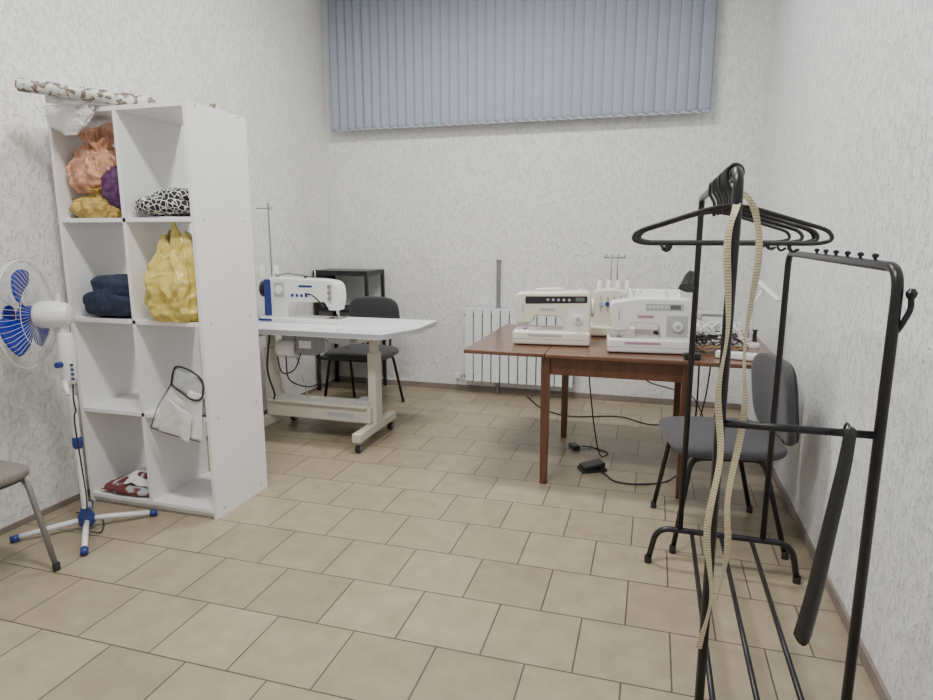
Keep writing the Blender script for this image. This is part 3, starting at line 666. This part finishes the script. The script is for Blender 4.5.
tube(g,'guide_bar',[(-.07,.12,.49),(.07,.12,.49)],.005,M['greymetal'])
for i in range(4):
    x=-.09+.06*i; xg=-.06+.04*i
    tube(g,'guide_hook_%d'%i,[(xg,.12,.49),(xg,.12,.505),(xg+.008,.115,.51),(xg+.012,.11,.498)],.003,M['greymetal'],6)
    cyl(g,'cone_pin_%d'%i,(x,.12,.215),(x,.12,.36),.003,M['greymetal'],n=8)
    lathe(g,'thread_cone_%d'%i,(x,.12,.216),(0,0,1),[(0,.026),(.12,.016),(.13,.01)],M['thread'],16)
    tube(g,'thread_line_%d'%i,[(x,.12,.34),(xg,.12,.49),(x,-.02,.30)],.001,M['thread'],4)
# small table items
g=group('cable_tangle')
def tang(name,cx_,cy_,rx_,ry_,hgt,nk,ph,m,r=.004):
    pts=[]
    for k in range(nk):
        a=k*.75+ph; pts.append((cx_+rx_*math.cos(a)*(1+.3*math.sin(k*1.3+ph)),cy_+ry_*math.sin(a*1.1)*(1+.25*math.cos(k*.9)),wz+.008+hgt*abs(math.sin(k*1.7+ph))))
    tube(g,name,catmull(pts,5),r,m,6)
tang('white_cables',.35,3.90,.13,.13,.12,70,0,M['whitecloth'],.0045)
tang('white_cable_loops',.42,3.74,.11,.08,.06,36,2,M['whitecloth'])
tang('black_cables',.33,3.76,.13,.11,.08,60,1,M['cable'],.0045)
tang('brown_cables',.36,3.62,.13,.05,.03,24,1.5,M['kraft'])
g=group('power_adapter',(.22,3.38,wz),R(10)); box(g,'adapter_body',(0,0,.018),(.08,.045,.034),M['blackplastic'],.006)
g=group('power_strip',(.44,3.45,wz),R(-15)); box(g,'strip_body',(0,0,.02),(.20,.05,.036),M['whiteplastic'],.006)
for i in range(3): cyl(g,'socket_%d'%i,(-.06+.06*i,0,.038),(-.06+.06*i,0,.0395),.018,M['greyplastic'])
box(g,'plug',(-.06,0,.052),(.03,.03,.03),M['blackplastic'],.006)
g=group('storage_box',(.29,4.24,wz),R(-6))
bx(g,'box_body',-.15,.15,-.10,.10,0,.14,M['white2'],.012); bx(g,'box_lid',-.155,.155,-.105,.105,.14,.165,M['greyplastic'],.008); bx(g,'latch',-.03,.03,-.109,-.104,.12,.15,M['greyplastic'],.002)
g=group('thread_spool_row',(.50,4.12,wz))
for i in range(5): lathe(g,'spool_%d'%i,(-.04+.04*i,.03*(i%2),0),(0,0,1),[(0,.017),(.004,.017),(.005,.012),(.06,.012),(.061,.017),(.066,.017)],[M['thread'],M['blue'],M['cream'],M['pink'],M['blackplastic']][i],12)
g=group('desk_lamp',(.56,3.88,wz),R(20))
lathe(g,'lamp_base',(0,0,0),(0,0,1),[(0,.055),(.012,.055),(.02,.05)],M['white2'])
tube(g,'lamp_arm',fillet([(0,0,.015),(0,0,.18),(-.02,-.03,.24),(.03,-.05,.34)],.04),.008,M['white2'])
box(g,'lamp_head',(.035,-.09,.33),(.035,.20,.016),M['white2'],.005,(R(28),0,R(12)))
g=group('black_desk_lamp',(.08,4.26,wz))
lathe(g,'lamp_base',(0,0,0),(0,0,1),[(0,.055),(.014,.055),(.022,.03)],M['blackplastic'])
tube(g,'lamp_arm',fillet([(0,0,.02),(.02,0,.22),(.13,0,.33)],.05),.009,M['blackplastic'])
lathe(g,'lamp_shade',(.15,0,.35),(-.15,-.5,-.8),[(-.06,.018),(-.03,.036),(.06,.055),(.062,.05)],M['blackplastic'])
g=group('smartphone',(.59,3.47,wz),R(30)); box(g,'phone_body',(0,0,.0045),(.075,.155,.008),M['darkblue'],.003); box(g,'phone_screen',(0,0,.0088),(.068,.145,.0006),M['screen'],0)
def pedal(name,loc,rz,s=1):
    g=group(name,loc,rz,s)
    extr(g,'pedal_base',roundpoly([(-.05,-.075),(.05,-.075),(.05,.075),(-.05,.075)],.015),0,.018,M['blackplastic'],.003,'xy')
    box(g,'pedal_plate',(0,.0,.035),(.085,.13,.016),M['blackplastic'],.005,(R(9),0,0))
    box(g,'pedal_hinge',(0,.05,.028),(.07,.03,.03),M['blackplastic'],.004)
pedal('foot_pedal',(-.29,3.66,0),R(-60),1.05)
g=group('plug_adapter',(-.44,4.02,0),R(-60)); box(g,'adapter_body',(0,0,.015),(.09,.05,.03),M['blackplastic'],.006); cyl(g,'plug_pin',(.045,0,.015),(.06,0,.015),.003,M['chrome'],n=8)
g=group('power_cable')
tube(g,'cord',catmull([(-.36,3.86,.72),(-.34,3.9,.45),(-.30,3.92,.15),(-.26,3.9,.012),(-.22,3.98,.006),(-.33,4.06,.006),(-.40,4.05,.012)],8),.0045,M['cable'],8)
g=group('pedal_wire')
tube(g,'cord',catmull([(.28,3.7,.72),(.28,3.68,.4),(.25,3.62,.15),(.16,3.6,.012),(.0,3.50,.006),(-.14,3.50,.006),(-.20,3.57,.012),(-.235,3.62,.02)],8),.005,M['cable'],8)
g=group('hanging_cable')
tube(g,'cord_upper',catmull([(-.38,4.2,.70),(-.25,4.18,.60),(-.08,4.2,.50),(.05,4.2,.46),(.14,4.2,.52),(.17,4.2,.70)],8),.0045,M['cable'],8)
tube(g,'cord_lower',catmull([(-.2,4.3,.70),(-.10,4.32,.56),(.0,4.35,.42),(.15,4.42,.36),(.3,4.5,.30),(.4,4.65,.12),(.42,4.8,.01),(.40,4.83,.03)],8),.0045,M['cable'],8)
tube(g,'cord_front',catmull([(.32,3.45,.74),(.31,3.50,.55),(.29,3.55,.36),(.34,3.6,.25),(.38,3.62,.45),(.40,3.55,.74)],8),.004,M['cable'],8)
tube(g,'cord_middle',catmull([(.02,3.9,.74),(.0,3.92,.62),(.06,3.95,.53),(.14,3.95,.6),(.15,3.92,.74)],8),.004,M['cable'],8)
g=group('extension_cord')
tube(g,'cord',catmull([(-1.0,5.25,.01),(-.8,4.9,.006),(-.55,4.75,.006),(-.2,4.85,.006),(.05,4.7,.006),(.30,4.85,.006)],8),.005,M['cable'],8)
box(g,'socket_block',(.36,4.86,.02),(.16,.055,.038),M['whiteplastic'],.006,(0,0,R(10)))
# ---------------------------------------------------------------- garment rack
g=group('garment_rack'); r=.0115; bm_=M['blackmetal']
xl,xr,y0,y1=.168,.49,1.50,2.63
tube(g,'tall_rail_loop',fillet([(xl,y0,.16),(xl,y0,1.54),(xl,y1,1.54),(xl,y1,.16)],.06,8),r,bm_,16)
tube(g,'low_rail_loop',fillet([(xr,y0,.16),(xr,y0,1.333),(xr,y1,1.333),(xr,y1,.16)],.06,8),r,bm_,16)
for i,y in enumerate((y0,y1)):
    tube(g,'floor_foot_%d'%(i+1),fillet([(.045,y,.012),(.075,y,.165),(.60,y,.165),(.63,y,.012)],.06,8),.0125,bm_,14)
    for k,x in enumerate((.045,.63)): lathe(g,'foot_cap_%d_%d'%(i,k),(x,y,0),(0,0,1),[(0,.016),(.03,.016)],M['blackplastic'],16)
tube(g,'middle_bar',[(xl,y0,.972),(xr,y0,.972)],.009,bm_)
for i,x in enumerate((.215,.33,.445)): tube(g,'shoe_rail_%d'%(i+1),[(x,y0,.165),(x,y1,.165)],.0085,bm_)
for i in range(6):
    lathe(g,'rail_knob_%d'%(i+1),(xr,y0+.16+.11*i,1.342),(0,0,1),[(0,.004),(.006,.004),(.008,.0075),(.014,.0075),(.017,.003)],bm_,12)
tube(g,'side_hook',catmull([(xr+.008,y0,1.20),(xr+.017,y0-.006,1.225),(xr+.024,y0-.01,1.25),(xr+.022,y0-.012,1.275)],6),[.006]*18+[.008],bm_,10)
lathe(g,'hook_ball',(xr+.022,y0-.012,1.27),(0,0,1),[(0,.006),(.006,.010),(.014,.011),(.022,.005)],bm_,14)
g=group('long_shoehorn')
pts=catmull([(.425,1.47,.985),(.42,1.468,.9),(.405,1.465,.75),(.39,1.463,.6),(.375,1.46,.49)],8)
V=[];F=[]
for i,p in enumerate(pts):
    tt=i/(len(pts)-1); w=.011+.006*tt; 
    for k in range(7):
        a=(k/6-.5)*2; V.append((p.x+a*w,p.y+.010*(a*a)*(.4+tt)-.004,p.z+(.012*(1-a*a) if i==0 else 0)-(.018*(1-a*a) if i==len(pts)-1 else 0)))
for i in range(len(pts)-1):
    for k in range(6): F.append((i*7+k,i*7+k+1,i*7+8+k,i*7+7+k))
o=mkobj(g,'horn_blade',V,F,M['blackplastic']); so=o.modifiers.new('s','SOLIDIFY'); so.thickness=.003
tube(g,'hanging_loop',[Vector((.425,1.49+.022*math.cos(a),.972+.024*math.sin(a))) for a in [k*math.pi/10 for k in range(20)]],.003,M['blackplastic'],6,True)
def hanger(y,yaw,w=.22):
    g=group('clothes_hanger',(xl,y,1.54),yaw)
    rr=.017
    hook=[(rr*math.cos(a),0,rr*math.sin(a)+.0) for a in [R(-40+22*k) for k in range(11)]]
    hook+= [(-rr*.9,0,-.02),(-.004,0,-.04),(0,0,-.055),(0,0,-.085)]
    tube(g,'hook',catmull(hook,3),.0048,M['blackplastic'],8)
    body=fillet([(0,0,-.072),(.05,0,-.080),(w-.01,0,-.130),(w,0,-.152),(w-.03,0,-.160),(-w+.03,0,-.160),(-w,0,-.152),(-w+.01,0,-.130),(-.05,0,-.080)],.02,5,True)
    tube(g,'shoulder_frame',body,.0062,M['blackplastic'],8,True,.75)
    for s_ in(-1,1): tube(g,'strap_hook_%s'%('l' if s_<0 else 'r'),catmull([(s_*.13,0,-.160),(s_*.132,0,-.172),(s_*.14,0,-.178),(s_*.15,0,-.172)],4),.003,M['blackplastic'],6)
for y,a in ((1.585,5),(1.63,-8),(1.69,15),(1.76,-9),(1.84,12),(1.93,-14),(2.05,6)):
    hanger(y,R(a))
g=group('measuring_tape')
x=xl
pts=[(x-.014,1.470,.41),(x+.006,1.472,.55),(x-.014,1.470,.72),(x+.002,1.470,.9),(x-.012,1.472,1.05),(x-.002,1.472,1.2),(x-.016,1.474,1.38),(x-.004,1.480,1.455),(x+.012,1.54,1.488),(x+.034,1.575,1.478),(x+.050,1.566,1.44),(x+.060,1.555,1.35),(x+.046,1.552,1.15),(x+.056,1.55,.98),(x+.036,1.55,.78),(x+.044,1.55,.64),(x+.030,1.55,.50)]
ribbon(g,'tape_strip',catmull(pts,8),.0155,(1,.15,0),.0009,M['tape'],.9)
# ---------------------------------------------------------------- lighting
def area(name,loc,sx,sy,p,col=(1,.98,.95)):
    l=bpy.data.lights.new(name,'AREA'); l.shape='RECTANGLE'; l.size=sx; l.size_y=sy; l.energy=p; l.color=col
    o=bpy.data.objects.new(name,l); o.location=loc; COL.objects.link(o)
for i,(x,y,p) in enumerate(((-1.1,1.3,80),(-1.1,3.5,62))):
    g=group('ceiling_light_panel',(x,y,ZC))
    box(g,'frame',(0,0,-.012),(1.2,.32,.024),M['whiteplastic'],.003); box(g,'diffuser',(0,0,-.0255),(1.16,.28,.003),M['light'],0)
    area('panel_lamp',(x,y,ZC-.035),1.1,.26,p)
wd=bpy.data.worlds.new('world'); bpy.context.scene.world=wd; wd.use_nodes=True
wd.node_tree.nodes['Background'].inputs[0].default_value=(.6,.7,.85,1); wd.node_tree.nodes['Background'].inputs[1].default_value=.3
# ---------------------------------------------------------------- camera
cd=bpy.data.cameras.new('camera'); cam=bpy.data.objects.new('camera',cd); COL.objects.link(cam)
cam.location=(0,0,1.4); cam.rotation_euler=(R(90-10.43),0,R(16.48)); cd.sensor_width=36; cd.lens=625/933*36; cd.clip_start=.05
bpy.context.scene.camera=cam
